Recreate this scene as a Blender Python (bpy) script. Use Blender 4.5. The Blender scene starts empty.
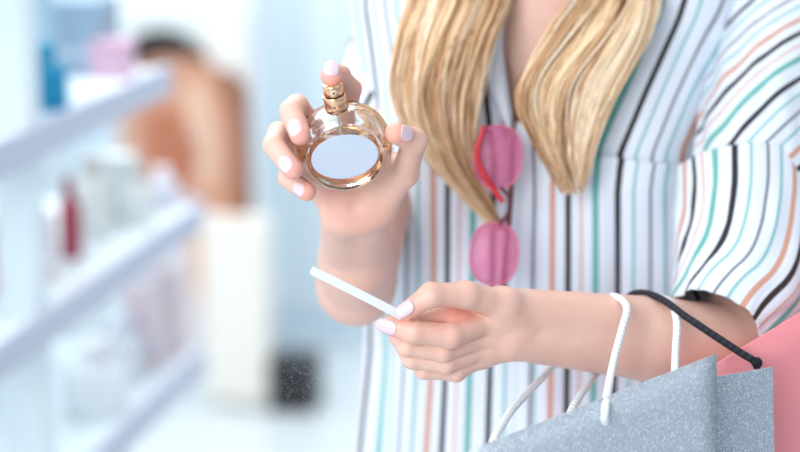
import bpy, math, random, colorsys
import numpy as np
from mathutils import Vector, Matrix, noise
random.seed(7)
C = bpy.context.scene.collection
# ------------------------------------------------------------------ camera
PITCH = math.radians(13.6); FPX = 1889.0; CAMZ = 1.55
cR = np.array([1.0, 0, 0]); cU = np.array([0, math.sin(PITCH), math.cos(PITCH)])
cF = np.array([0, math.cos(PITCH), -math.sin(PITCH)]); CAM = np.array([0, 0, CAMZ])
def W(px, py, d):
    return CAM + (px-400)*d/FPX*cR + (226-py)*d/FPX*cU + d*cF
def PX(p):
    q = np.asarray(p) - CAM; d = q @ cF
    return 400 + FPX*(q @ cR)/d, 226 - FPX*(q @ cU)/d, d
def V3(x, y, z):                       # direction: right, up, away as seen by the photographer -> world
    return x*cR + y*cU + z*cF
def nrm(v):
    v = np.asarray(v, float); return v/np.linalg.norm(v)
cd = bpy.data.cameras.new('camera'); cam = bpy.data.objects.new('camera', cd); C.objects.link(cam)
cam.location = CAM; cam.rotation_euler = (math.pi/2-PITCH, 0, 0)
cd.sensor_width = 36; cd.lens = 85; cd.dof.use_dof = True; cd.dof.focus_distance = 1.485; cd.dof.aperture_fstop = 2.35
cd.clip_start = .05
bpy.context.scene.camera = cam
# ------------------------------------------------------------------ materials
def s2l(c):
    return tuple((x/12.92 if x <= .04045 else ((x+.055)/1.055)**2.4) for x in [v/255 for v in c])
def mat(name, rgb, rough=.5, metal=0, **kw):
    m = bpy.data.materials.new(name); m.use_nodes = True
    b = m.node_tree.nodes['Principled BSDF']
    b.inputs['Base Color'].default_value = (*s2l(rgb), 1)
    b.inputs['Roughness'].default_value = rough; b.inputs['Metallic'].default_value = metal
    for k, v in kw.items():
        b.inputs[k.replace('_', ' ')].default_value = v
    return m
def nodes(m): return m.node_tree.nodes, m.node_tree.links, m.node_tree.nodes['Principled BSDF']
def add_bump(m, scale, strength, dist=.001, coord='Object', detail=3):
    N, L, b = nodes(m)
    tc = N.new('ShaderNodeTexCoord'); n = N.new('ShaderNodeTexNoise'); n.inputs['Scale'].default_value = scale
    n.inputs['Detail'].default_value = detail
    bp = N.new('ShaderNodeBump'); bp.inputs['Strength'].default_value = strength; bp.inputs['Distance'].default_value = dist
    L.new(tc.outputs[coord], n.inputs['Vector']); L.new(n.outputs['Fac'], bp.inputs['Height']); L.new(bp.outputs['Normal'], b.inputs['Normal'])
    return n
def skin_mat():
    m = mat('skin', (226, 184, 166), .45, Subsurface_Weight=.10, Subsurface_Scale=.004)
    N, L, b = nodes(m)
    b.inputs['Subsurface Radius'].default_value = (1.0, .35, .2)
    n = add_bump(m, 420, .25, .0006)
    at = N.new('ShaderNodeAttribute'); at.attribute_name = 'flush'
    tc = N.new('ShaderNodeTexCoord'); n2 = N.new('ShaderNodeTexNoise'); n2.inputs['Scale'].default_value = 45
    L.new(tc.outputs['Object'], n2.inputs['Vector'])
    mx0 = N.new('ShaderNodeMix'); mx0.data_type = 'RGBA'
    mx0.inputs[6].default_value = (*s2l((230, 192, 177)), 1); mx0.inputs[7].default_value = (*s2l((221, 176, 159)), 1)
    L.new(n2.outputs['Fac'], mx0.inputs[0])
    mx = N.new('ShaderNodeMix'); mx.data_type = 'RGBA'; mx.inputs[7].default_value = (*s2l((232, 142, 128)), 1)
    L.new(at.outputs['Fac'], mx.inputs[0]); L.new(mx0.outputs[2], mx.inputs[6]); L.new(mx.outputs[2], b.inputs['Base Color'])
    return m
M = {}
M['skin'] = skin_mat()
M['nail'] = mat('nail_polish', (226, 200, 210), .2, Coat_Weight=.5)
M['gold'] = mat('rose_gold', (244, 200, 164), .16, 1)
M['dark'] = mat('dark_gap', (28, 22, 20), .5)
M['plate'] = mat('label_plate', (190, 202, 221), .55)
def glass(name, rgb, ior, rough=0.0):
    m = mat(name, rgb, rough); b = nodes(m)[2]
    b.inputs['Transmission Weight'].default_value = 1; b.inputs['IOR'].default_value = ior
    return m
M['glass'] = glass('clear_glass', (252, 250, 248), 1.45)
M['perfume'] = glass('amber_perfume', (250, 196, 146), 1.36)
M['paper'] = mat('blotter_paper', (222, 229, 238), .7)
M['cord_white'] = mat('white_cord', (232, 238, 242), .75)
M['cord_black'] = mat('black_cord', (24, 26, 38), .75)
def rope_bump(m):
    N, L, b = nodes(m)
    uv = N.new('ShaderNodeUVMap'); uv.uv_map = 'UVMap'
    w = N.new('ShaderNodeTexWave'); w.wave_type = 'BANDS'; w.bands_direction = 'DIAGONAL'; w.inputs['Scale'].default_value = .11
    w.inputs['Distortion'].default_value = .3
    bp = N.new('ShaderNodeBump'); bp.inputs['Strength'].default_value = .7; bp.inputs['Distance'].default_value = .0012
    L.new(uv.outputs['UV'], w.inputs['Vector']); L.new(w.outputs['Fac'], bp.inputs['Height']); L.new(bp.outputs['Normal'], b.inputs['Normal'])
rope_bump(M['cord_white']); rope_bump(M['cord_black'])
def glitter():
    m = mat('silver_glitter', (176, 194, 210), .5)
    N, L, b = nodes(m)
    tc = N.new('ShaderNodeTexCoord')
    v = N.new('ShaderNodeTexVoronoi'); v.inputs['Scale'].default_value = 1250
    L.new(tc.outputs['Object'], v.inputs['Vector'])
    sp = N.new('ShaderNodeSeparateColor'); L.new(v.outputs['Color'], sp.inputs[0])
    cr = N.new('ShaderNodeValToRGB'); e = cr.color_ramp.elements
    e[0].position = 0; e[0].color = (*s2l((146, 160, 174)), 1); e[1].position = 1; e[1].color = (*s2l((255, 255, 255)), 1)
    k = e.new(.55); k.color = (*s2l((170, 186, 200)), 1); k = e.new(.86); k.color = (*s2l((194, 208, 220)), 1)
    L.new(sp.outputs[0], cr.inputs[0]); L.new(cr.outputs[0], b.inputs['Base Color'])
    # every flake tilts its own way
    sub = N.new('ShaderNodeVectorMath'); sub.operation = 'SUBTRACT'; sub.inputs[1].default_value = (.5, .5, .5)
    L.new(v.outputs['Color'], sub.inputs[0])
    sc = N.new('ShaderNodeVectorMath'); sc.operation = 'SCALE'; sc.inputs['Scale'].default_value = .55; L.new(sub.outputs[0], sc.inputs[0])
    g = N.new('ShaderNodeNewGeometry'); ad = N.new('ShaderNodeVectorMath'); L.new(g.outputs['Normal'], ad.inputs[0]); L.new(sc.outputs[0], ad.inputs[1])
    nm = N.new('ShaderNodeVectorMath'); nm.operation = 'NORMALIZE'; L.new(ad.outputs[0], nm.inputs[0]); L.new(nm.outputs[0], b.inputs['Normal'])
    b.inputs['Metallic'].default_value = .35; b.inputs['Roughness'].default_value = .38
    return m
M['glitter'] = glitter()
M['pink_paper'] = mat('salmon_paper', (242, 150, 158), .6)
add_bump(M['pink_paper'], 60, .05)
M['pink_lens'] = glass('pink_lens', (228, 138, 178), 1.2)
nodes(M['pink_lens'])[2].inputs['Transmission Weight'].default_value = .55
nodes(M['pink_lens'])[2].inputs['Alpha'].default_value = .75
M['dark_frame'] = mat('wine_frame', (92, 30, 46), .3)
M['rim'] = mat('pink_rim', (210, 110, 145), .3)
M['red_frame'] = mat('red_frame', (200, 40, 48), .3)
# striped shirt cloth: UV.x is millimetres across the stripes
BASE = (218, 228, 241)
STR = [(0, 5.0, (40, 28, 30)), (11.5, 2.6, (206, 150, 130)), (24, 5.5, (100, 172, 166)), (43, 5.2, (32, 28, 38)), (57, 3.4, (96, 172, 170)),
       (71.5, 3.4, (46, 42, 56)), (84, 3.4, (92, 168, 168)), (98, 4.8, (202, 152, 132))]
PER = 112.0
def cloth(name, base=BASE, stripes=True):
    m = mat(name, base, .8, Sheen_Weight=.15)
    N, L, b = nodes(m)
    uv = N.new('ShaderNodeUVMap'); uv.uv_map = 'UVMap'
    if stripes:
        sx = N.new('ShaderNodeSeparateXYZ'); L.new(uv.outputs['UV'], sx.inputs[0])
        nz = N.new('ShaderNodeTexNoise'); nz.inputs['Scale'].default_value = .8; L.new(uv.outputs['UV'], nz.inputs['Vector'])
        ma = N.new('ShaderNodeMath'); ma.operation = 'MULTIPLY_ADD'; ma.inputs[1].default_value = .5
        L.new(nz.outputs['Fac'], ma.inputs[0]); L.new(sx.outputs['X'], ma.inputs[2])
        dv = N.new('ShaderNodeMath'); dv.operation = 'DIVIDE'; dv.inputs[1].default_value = PER; L.new(ma.outputs[0], dv.inputs[0])
        fr = N.new('ShaderNodeMath'); fr.operation = 'FRACT'; L.new(dv.outputs[0], fr.inputs[0])
        cr = N.new('ShaderNodeValToRGB'); cr.color_ramp.interpolation = 'LINEAR'; e = cr.color_ramp.elements
        pts = []
        for p, w, c in STR:
            p0 = p + 4
            pts += [(p0-w/2-.5, base), (p0-w/2+.2, c), (p0+w/2-.2, c), (p0+w/2+.5, base)] if w > 4 else [(p0-w/2-.7, base), (p0, c), (p0+w/2+.7, base)]
        e[0].position = 0; e[0].color = (*s2l(base), 1); e[1].position = 1; e[1].color = (*s2l(base), 1)
        # a ramp holds 32 stops: 2 + 30; the last two thin lines share edges
        for q, c in pts[:30]:
            k = e.new(q/PER); k.color = (*s2l(c), 1)
        e[len(e)-1].color = (*s2l(base), 1)
        L.new(fr.outputs[0], cr.inputs[0]); L.new(cr.outputs[0], b.inputs['Base Color'])
    w = N.new('ShaderNodeTexNoise'); w.inputs['Scale'].default_value = .9; w.inputs['Detail'].default_value = 4
    L.new(uv.outputs['UV'], w.inputs['Vector'])
    bp = N.new('ShaderNodeBump'); bp.inputs['Strength'].default_value = .25; bp.inputs['Distance'].default_value = .0008
    L.new(w.outputs['Fac'], bp.inputs['Height']); L.new(bp.outputs['Normal'], b.inputs['Normal'])
    return m
M['cloth'] = cloth('striped_cotton'); M['plain'] = cloth('plain_cotton', BASE, False)
M['hair'] = mat('blonde_hair', (205, 165, 110), .42)
def hair_nodes():
    m = M['hair']; N, L, b = nodes(m)
    at = N.new('ShaderNodeAttribute'); at.attribute_name = 'tone'
    cr = N.new('ShaderNodeValToRGB'); e = cr.color_ramp.elements
    e[0].color = (*s2l((120, 82, 56)), 1); e[1].color = (*s2l((252, 236, 212)), 1)
    k = e.new(.3); k.color = (*s2l((198, 154, 112)), 1); k = e.new(.65); k.color = (*s2l((234, 202, 160)), 1)
    L.new(at.outputs['Fac'], cr.inputs[0]); L.new(cr.outputs[0], b.inputs['Base Color'])
    b.inputs['Roughness'].default_value = .38
hair_nodes()
# ------------------------------------------------------------------ object helpers
def tag(o, label=None, cat=None, group=None, kind=None):
    if label: o['label'] = label
    if cat: o['category'] = cat
    if group: o['group'] = group
    if kind: o['kind'] = kind
    return o
def empty(name, loc, label, cat, group=None):
    o = bpy.data.objects.new(name, None); C.objects.link(o); o.location = Vector([float(v) for v in loc]); o.empty_display_size = .05
    return tag(o, label, cat, group)
def mk(name, vs, fs, m, parent=None, smooth=True, uvs=None, attr=None):
    """vs in world metres; becomes one mesh object (optionally under parent)."""
    vs = np.asarray(vs, float)
    off = np.array(parent_world(parent)) if parent else (vs.min(0)+vs.max(0))/2
    me = bpy.data.meshes.new(name)
    if isinstance(fs, np.ndarray) and fs.shape[1] == 4:
        me.vertices.add(len(vs)); me.vertices.foreach_set('co', (vs-off).ravel())
        me.loops.add(fs.size); me.loops.foreach_set('vertex_index', fs.ravel().astype(np.int32))
        me.polygons.add(len(fs)); me.polygons.foreach_set('loop_start', np.arange(0, fs.size, 4, dtype=np.int32))
        me.update(calc_edges=True); me.validate()
    else:
        me.from_pydata([tuple(v) for v in vs-off], [], [tuple(int(i) for i in f) for f in fs]); me.update()
    me.polygons.foreach_set('use_smooth', [smooth]*len(me.polygons))
    if uvs is not None:
        uvs = np.asarray(uvs, float); ul = me.uv_layers.new(name='UVMap')
        li = np.zeros(len(me.loops), np.int32); me.loops.foreach_get('vertex_index', li)
        ul.data.foreach_set('uv', uvs[li].ravel())
    if attr:
        for k, a in attr.items():
            at = me.attributes.new(k, 'FLOAT', 'POINT'); at.data.foreach_set('value', np.asarray(a, np.float32))
    me.materials.append(m)
    o = bpy.data.objects.new(name, me); C.objects.link(o)
    if parent: o.parent = parent
    else: o.location = Vector([float(v) for v in off])
    return o
def parent_world(p):
    v = np.zeros(3)
    while p is not None:
        v = v + np.array(p.location); p = p.parent
    return v
def grid_faces(nu, nv, close_v=False):
    i, j = np.meshgrid(np.arange(nu-1), np.arange(nv if close_v else nv-1), indexing='ij')
    j2 = (j+1) % nv
    return np.stack([i*nv+j, (i+1)*nv+j, (i+1)*nv+j2, i*nv+j2], -1).reshape(-1, 4)
def solid(o, t, off=0):
    md = o.modifiers.new('Solidify', 'SOLIDIFY'); md.thickness = t; md.offset = off; return o
def bevel(o, w, seg=3):
    md = o.modifiers.new('Bevel', 'BEVEL'); md.width = w; md.segments = seg; md.limit_method = 'ANGLE'; return o
def catmull(P, n):
    P = np.asarray(P, float); Q = np.vstack([2*P[0]-P[1], P, 2*P[-1]-P[-2]]); out = []
    m = len(P)-1
    for t in np.linspace(0, m, n):
        i = min(int(t), m-1); f = t-i; p0, p1, p2, p3 = Q[i:i+4]
        out.append(.5*((2*p1)+(-p0+p2)*f+(2*p0-5*p1+4*p2-p3)*f*f+(-p0+3*p1-3*p2+p3)*f**3))
    return np.array(out)
def tube(P, r, seg=12, uvscale=1000., cap=True):
    P = np.asarray(P, float); n = len(P); r = np.broadcast_to(r, (n,))
    T = np.gradient(P, axis=0); T /= np.linalg.norm(T, axis=1)[:, None]
    ref = nrm(np.cross(T[0], [0.3, .2, .9])); vs = []; uv = []; L = 0
    for i in range(n):
        if i: L += np.linalg.norm(P[i]-P[i-1])
        ref = nrm(ref - T[i]*(ref @ T[i])); b = np.cross(T[i], ref)
        for k in range(seg):
            a = 2*math.pi*k/seg; vs.append(P[i]+r[i]*(math.cos(a)*ref+math.sin(a)*b)); uv.append((L*uvscale, k/seg*4))
    fs = [tuple(f) for f in grid_faces(n, seg, True)]
    if cap: fs += [tuple(range(seg))[::-1][::-1], tuple(range((n-1)*seg, n*seg))[::-1]]
    return np.array(vs), fs, uv
def box(c, sx, sy, sz, rz=0):
    v = np.array([(x, y, z) for x in (-.5, .5) for y in (-.5, .5) for z in (-.5, .5)])*[sx, sy, sz]
    ca, sa = math.cos(rz), math.sin(rz)
    v = np.stack([v[:, 0]*ca-v[:, 1]*sa, v[:, 0]*sa+v[:, 1]*ca, v[:, 2]], 1)+np.asarray(c)
    f = [(0, 1, 3, 2), (4, 6, 7, 5), (0, 4, 5, 1), (2, 3, 7, 6), (0, 2, 6, 4), (1, 5, 7, 3)]
    return v, f
def join(*parts):
    vs, fs, uv, n = [], [], [], 0
    for p in parts:
        vs.append(np.asarray(p[0])); fs += [tuple(int(i)+n for i in f) for f in p[1]]; n += len(p[0])
        if len(p) > 2: uv += list(p[2])
    return (np.vstack(vs), fs, uv) if uv else (np.vstack(vs), fs)
# ------------------------------------------------------------------ distance-field modelling
class Field:
    def __init__(s, lo, hi, h):
        s.lo = np.asarray(lo, float); s.h = h; s.n = np.ceil((np.asarray(hi)-s.lo)/h).astype(int)+1
        s.ax = [(s.lo[a]+h*np.arange(s.n[a])).astype(np.float32) for a in range(3)]
    def blank(s): return np.full(tuple(s.n), 1.0, np.float32)
    def window(s, lo, hi):
        a = np.clip(np.floor((lo-s.lo)/s.h).astype(int), 0, s.n); b = np.clip(np.ceil((hi-s.lo)/s.h).astype(int)+1, 0, s.n)
        return tuple(slice(int(a[i]), int(b[i])) for i in range(3))
    def coords(s, w):
        return (s.ax[0][w[0]][:, None, None], s.ax[1][w[1]][None, :, None], s.ax[2][w[2]][None, None, :])
    def cone(s, D, a, b, ra, rb, k, pad=.016, sub=False):
        a = np.asarray(a, float); b = np.asarray(b, float); R = max(ra, rb)+pad
        w = s.window(np.minimum(a, b)-R, np.maximum(a, b)+R)
        if min(D[w].shape) == 0: return
        X, Y, Z = s.coords(w); ab = b-a; q = float(ab @ ab)+1e-12
        t = np.clip(((X-a[0])*ab[0]+(Y-a[1])*ab[1]+(Z-a[2])*ab[2])/q, 0, 1)
        d = np.sqrt((X-a[0]-t*ab[0])**2+(Y-a[1]-t*ab[1])**2+(Z-a[2]-t*ab[2])**2)-(ra+(rb-ra)*t)
        s.put(D, w, d, k, sub)
    def ell(s, D, c, R, rad, k, pad=.016, sub=False):
        """ellipsoid: R rows are its axes"""
        c = np.asarray(c, float); rad = np.asarray(rad, float); m = rad.max()+pad
        w = s.window(c-m, c+m)
        if min(D[w].shape) == 0: return
        X, Y, Z = s.coords(w); X = X-c[0]; Y = Y-c[1]; Z = Z-c[2]
        R = np.asarray(R); e = [(X*R[i][0]+Y*R[i][1]+Z*R[i][2]) for i in range(3)]
        k0 = np.sqrt(sum((e[i]/rad[i])**2 for i in range(3))); k1 = np.sqrt(sum((e[i]/rad[i]**2)**2 for i in range(3)))+1e-6
        s.put(D, w, k0*(k0-1)/k1, k, sub)
    def put(s, D, w, d, k, sub):
        o = D[w]
        if sub:
            h = np.clip(.5-.5*(o+d)/k, 0, 1); D[w] = o*(1-h)+(-d)*h+k*h*(1-h); return
        h = np.clip(.5+.5*(o-d)/k, 0, 1); D[w] = o*(1-h)+d*h-k*h*(1-h)
    def smin(s, A, B, k):
        h = np.clip(.5+.5*(A-B)/k, 0, 1); return A*(1-h)+B*h-k*h*(1-h)
    def mesh(s, F):
        S = F < 0
        nx, ny, nz = F.shape
        cnt = np.zeros((nx-1, ny-1, nz-1), np.int8)
        cs = [(i, j, k) for i in (0, 1) for j in (0, 1) for k in (0, 1)]
        for i, j, k in cs: cnt += S[i:nx-1+i, j:ny-1+j, k:nz-1+k]
        act = np.argwhere((cnt > 0) & (cnt < 8))
        idx = np.full(cnt.shape, -1, np.int64); idx[act[:, 0], act[:, 1], act[:, 2]] = np.arange(len(act))
        val = {c: F[act[:, 0]+c[0], act[:, 1]+c[1], act[:, 2]+c[2]].astype(float) for c in cs}
        acc = np.zeros((len(act), 3)); n = np.zeros(len(act))
        for a in cs:
            for ax in range(3):
                if a[ax] == 0:
                    b = list(a); b[ax] = 1; b = tuple(b); va, vb = val[a], val[b]
                    m = (va < 0) != (vb < 0); t = np.where(m, va/np.where(m, va-vb, 1), 0)
                    p = np.tile(np.array(a, float), (len(act), 1)); p[:, ax] += t
                    acc[m] += p[m]; n[m] += 1
        v = s.lo+s.h*(act+acc/n[:, None]); fs = []
        for ax in range(3):
            sl0 = [slice(None)]*3; sl1 = [slice(None)]*3; sl0[ax] = slice(0, -1); sl1[ax] = slice(1, None)
            A = S[tuple(sl0)]; B = S[tuple(sl1)]; e = np.argwhere(A != B); o1, o2 = (ax+1) % 3, (ax+2) % 3
            lim = np.array(F.shape)-1
            e = e[(e[:, o1] > 0) & (e[:, o2] > 0) & (e[:, o1] < lim[o1]) & (e[:, o2] < lim[o2])]
            def cell(d1, d2):
                c = e.copy(); c[:, o1] += d1; c[:, o2] += d2; return idx[c[:, 0], c[:, 1], c[:, 2]]
            q = np.stack([cell(-1, -1), cell(0, -1), cell(0, 0), cell(-1, 0)], 1)
            inside = A[e[:, 0], e[:, 1], e[:, 2]]; q[~inside] = q[~inside][:, ::-1]; fs.append(q)
        return v, np.vstack(fs)
def chain(Fd, D, pts, k=.004, pad=.016):
    for (p, r), (q, r2) in zip(pts[:-1], pts[1:]): Fd.cone(D, p, q, r, r2, k, pad)
#==BODY==
# ------------------------------------------------------------------ the woman: skeleton (world points)
mm = .001
SHL = W(770, -40, 1.795); ELL = W(745, 340, 1.625); WRL = W(512, 324, 1.522)      # her left arm (picture right)
SHR = W(425, -30, 1.90); ELR = W(356, 287, 1.71); WRR = W(354, 214, 1.552)      # her right arm
def fingers(spec):
    return [[(W(*p[:3]), p[3]*mm) for p in f] for f in spec]
# --- right hand round the bottle
FR = fingers([
    [(345, 130, 1.542, 9.2), (350, 89, 1.502, 8.6), (340, 76, 1.472, 8.0), (331.5, 75.5, 1.452, 7.8)],        # index, tip on the pump
    [(331, 148, 1.543, 9.2), (297, 106, 1.500, 8.8), (291, 111, 1.470, 8.4), (300.5, 135, 1.4565, 7.4)],       # middle
    [(318, 165, 1.543, 9.0), (279, 133, 1.505, 8.6), (274, 145, 1.474, 8.2), (293, 169.5, 1.4575, 7.2)],     # ring
    [(313, 183, 1.545, 8.2), (289, 166, 1.515, 7.8), (288, 178, 1.490, 7.2), (307, 192, 1.474, 6.4)],       # little
])
TR_ = fingers([[(380, 205, 1.548, 12.5), (405, 172, 1.520, 11.0), (414, 141, 1.481, 9.6), (396, 133, 1.462, 8.6)]])[0]
# --- left hand with the paper strip
FL = fingers([
    [(492, 320, 1.512, 10.0), (450, 336, 1.483, 9.8), (414, 332, 1.474, 8.8), (391, 325, 1.479, 7.2)],
    [(490, 335, 1.516, 9.8), (443, 352, 1.490, 8.1), (407, 347, 1.485, 7.3), (399, 337, 1.502, 6.8)],
    [(487, 347, 1.520, 9.4), (446, 364, 1.497, 7.6), (412, 360, 1.493, 6.8), (405, 348, 1.512, 6.4)],
    [(482, 355, 1.524, 9.0), (456, 373, 1.508, 6.9), (424, 371, 1.503, 6.4), (416, 360, 1.518, 5.8)],
])
TL_ = fingers([[(503, 306, 1.508, 13), (466, 295, 1.484, 10.6), (431, 295, 1.470, 9.2), (407, 311, 1.469, 7.4)]])[0]
def hand(Fd, D, F, T, wr, web, wrist_r, palm_r):
    P = Fd.blank(); G = Fd.blank()
    for i, f in enumerate(F):
        b, r = f[0]
        Fd.cone(P, wr[i], b, wrist_r, palm_r[i], .010)
        g = Fd.blank(); chain(Fd, g, f, .0035)
        # fingertip pad and a slight knuckle
        a = nrm(f[3][0]-f[2][0]); Fd.cone(g, f[2][0]+a*.004, f[3][0]-a*.001, f[3][1]*.98, f[3][1]*1.0, .004)
        G = Fd.smin(G, g, .0009)
    for c, q, r1, r2 in web: Fd.cone(P, c, q, r1, r2, .010)
    th = Fd.blank(); chain(Fd, th, T, .005)
    G = Fd.smin(G, th, .001)
    return Fd.smin(D, Fd.smin(P, G, .006), .012)
def arm_field(pts, pad, h):
    A = np.array(pts); return Field(A.min(0)-pad, A.max(0)+pad, h)
def flush_of(v, pts, rad):
    f = np.zeros(len(v))
    for p, s, w in pts:
        d = np.linalg.norm(v-p, axis=1); f = np.maximum(f, w*np.exp(-(d/s)**2))
    return f
verts, faces, flush = [], [], []
nv = 0
def addmesh(v, f, fl):
    global nv
    verts.append(v); faces.append(f+nv); flush.append(fl); nv += len(v)
# right hand + arm
H = .00095
allp = [p for f in FR for p, r in f]+[p for p, r in TR_]+[WRR, ELR, ELR+(SHR-ELR)*.4]
Fd = arm_field(allp, .05, H); D = Fd.blank()
wx = nrm(W(388, 210, 1.55)-W(320, 216, 1.55))
wr = [W(364, 208, 1.552), W(357, 209, 1.553), W(350, 211, 1.554), W(343, 213, 1.555)]
D = hand(Fd, D, FR, TR_, wr, [(TR_[0][0], FR[1][0][0], .010, .009), (TR_[1][0], FR[0][0][0], .008, .0085), (WRR, TR_[0][0], .017, .014), (W(345, 196, 1.548), W(322, 182, 1.543), .013, .012), (W(372, 196, 1.548), W(392, 172, 1.532), .014, .012), (W(350, 160, 1.552), W(350, 195, 1.552), .011, .014)], .0125, [.0095, .0095, .0095, .009])
for s in (-1, 1):
    Fd.cone(D, WRR+wx*s*.0105, ELR+wx*s*.006+V3(0, .01, 0), .0170, .0265, .008, .03)
mid = WRR*.35+ELR*.65
Fd.cone(D, mid, ELR, .031, .032, .01, .03)
Fd.cone(D, ELR, ELR+V3(0, -.006, .012), .030, .027, .01, .03)
Fd.cone(D, ELR, ELR+(SHR-ELR)*.45, .033, .037, .01, .03)
v, f = Fd.mesh(D)
fl = flush_of(v, [(F[3][0], .011, .8) for F in FR]+[(TR_[3][0], .012, .7), (FR[0][1][0], .012, .4), (FR[1][1][0], .012, .4), (FR[2][1][0], .012, .4), (W(345, 205, 1.54), .02, .35), (W(330, 190, 1.535), .018, .3)], 1)
addmesh(v, f, fl)
# left hand + arm
allp = [p for f in FL for p, r in f]+[p for p, r in TL_]+[WRL, ELL, ELL+(SHL-ELL)*.35]
Fd = arm_field(allp, .05, H); D = Fd.blank()
wr = [W(512, 309, 1.520), W(513, 320, 1.523), W(513, 332, 1.524), W(512, 342, 1.526)]
D = hand(Fd, D, FL, TL_, wr, [(TL_[0][0], FL[0][0][0], .012, .0105), (WRL, TL_[0][0], .018, .014), (W(480, 330, 1.530), W(455, 345, 1.515), .012, .010), (W(488, 308, 1.522), W(452, 314, 1.505), .012, .009), (W(452, 314, 1.505), W(418, 320, 1.495), .009, .0065)], .0135, [.0125, .0120, .0112, .0105])
wy = nrm(W(512, 287, 1.52)-W(506, 362, 1.525))
for s in (-1, 1):
    Fd.cone(D, WRL+wy*s*.0115, WRL*.4+ELL*.6+wy*s*.0055+V3(0, -.0045, 0), .0175, .0305, .006, .03)
Fd.cone(D, WRL*.4+ELL*.6+V3(0, -.0045, 0), ELL+V3(0, -.006, 0), .0345, .0360, .008, .03)
Fd.cone(D, ELL, ELL+(SHL-ELL)*.4, .033, .038, .01, .03)
v, f = Fd.mesh(D)
fl = flush_of(v, [(F[3][0], .010, .6) for F in FL]+[(TL_[3][0], .012, .6), (W(455, 312, 1.495), .014, .65), (W(478, 302, 1.50), .012, .5), (FL[0][1][0], .010, .3), (W(440, 318, 1.47), .01, .5)], 1)
addmesh(v, f, fl)
# torso, neck, head, shoulders (coarser: under cloth and hair)
PSI = math.radians(11)
TC = W(533, 110, 1.836); BX, BY = TC[0], TC[1]                     # vertical body axis
NRM = np.array([-math.sin(PSI), -math.cos(PSI), 0]); LAT = np.array([math.cos(PSI), -math.sin(PSI), 0])   # forward, towards her left
def B(l, f, z): return np.array([BX, BY, 0])+LAT*l+NRM*f+np.array([0, 0, z])
UP = np.array([0, 0, 1.0])
Fd = Field(B(0, 0, .86)-[.32, .3, 0], B(0, 0, 1.75)+[.32, .3, 0], .0055); D = Fd.blank(); R3 = [LAT, NRM, UP]
Fd.ell(D, B(0, -.005, 1.20), R3, (.148, .098, .20), .05, .08)
Fd.ell(D, B(0, 0, .96), R3, (.138, .092, .13), .06, .08)
Fd.ell(D, B(0, -.01, 1.33), R3, (.150, .075, .09), .05, .08)
for s in (-1, 1):
    Fd.ell(D, B(s*.072, .072, 1.215), R3, (.055, .045, .055), .03, .05)
    Fd.cone(D, B(s*.05, -.01, 1.40), B(s*.145, -.02, 1.345), .035, .036, .03, .06)
Fd.cone(D, SHL, ELL+(SHL-ELL)*.33, .044, .037, .02, .05); Fd.cone(D, SHR, ELR+(SHR-ELR)*.35, .042, .036, .02, .05)
Fd.cone(D, B(.145, -.02, 1.345), SHL, .036, .040, .03, .05); Fd.cone(D, B(-.145, -.02, 1.345), SHR, .036, .040, .03, .05)
Fd.cone(D, B(0, -.012, 1.36), B(0, .015, 1.50), .056, .052, .03, .06)
HC = B(0, .025, 1.585)
Fd.ell(D, HC, R3, (.072, .088, .100), .02, .05)
Fd.ell(D, B(0, .06, 1.525), R3, (.048, .045, .048), .03, .05)
Fd.cone(D, B(0, .108, 1.595), B(0, .122, 1.56), .008, .013, .012)
for s in (-1, 1):
    Fd.ell(D, B(s*.074, .015, 1.575), R3, (.008, .018, .030), .006)
    Fd.ell(D, B(s*.031, .108, 1.588), R3, (.016, .010, .009), .01, .016, True)
    Fd.ell(D, B(s*.031, .096, 1.588), R3, (.012, .012, .011), .004)
Fd.ell(D, B(0, .108, 1.523), R3, (.024, .010, .008), .006)
v, f = Fd.mesh(D)
fl = flush_of(v, [(B(0, .118, 1.523), .02, .9)], 1)
addmesh(v, f, fl)
person = empty('person', (BX, BY, 0), 'woman in a striped shirt spraying perfume, with shopping bags hung on her arm', 'person')
body = mk('body', np.vstack(verts), np.vstack(faces), M['skin'], person, attr={'flush': np.concatenate(flush)})
# legs, trousers, shoes (below the frame)
M['trousers'] = mat('white_trousers', (225, 228, 232), .8); M['shoe'] = mat('beige_leather', (205, 180, 160), .4)
Fd = Field(B(0, 0, .03)-[.26, .22, 0], B(0, 0, 1.02)+[.26, .22, 0], .007); D = Fd.blank()
Fd.ell(D, B(0, -.01, .92), R3, (.146, .104, .12), .05, .08)
for s in (-1, 1):
    Fd.cone(D, B(s*.085, 0, .86), B(s*.085, .01, .50), .088, .058, .04, .08); Fd.cone(D, B(s*.085, .01, .50), B(s*.088, -.01, .10), .060, .050, .03, .06)
v, f = Fd.mesh(D); mk('trousers', v, f, M['trousers'], person)
for s in (-1, 1):
    Fd = Field(B(s*.088, .04, 0)-[.12, .18, 0], B(s*.088, .04, .16)+[.12, .18, 0], .005); D = Fd.blank()
    Fd.cone(D, B(s*.088, -.02, .045), B(s*.09, .12, .026), .038, .026, .02, .03); Fd.cone(D, B(s*.088, .10, .026), B(s*.092, .155, .022), .034, .022, .02, .03)
    Fd.cone(D, B(s*.088, -.02, .05), B(s*.088, -.015, .11), .037, .036, .02, .03)
    Fd.lo = Fd.lo; v, f = Fd.mesh(D); v[:, 2] = np.maximum(v[:, 2], .0); mk('shoe', v, f, M['shoe'], person)
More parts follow.
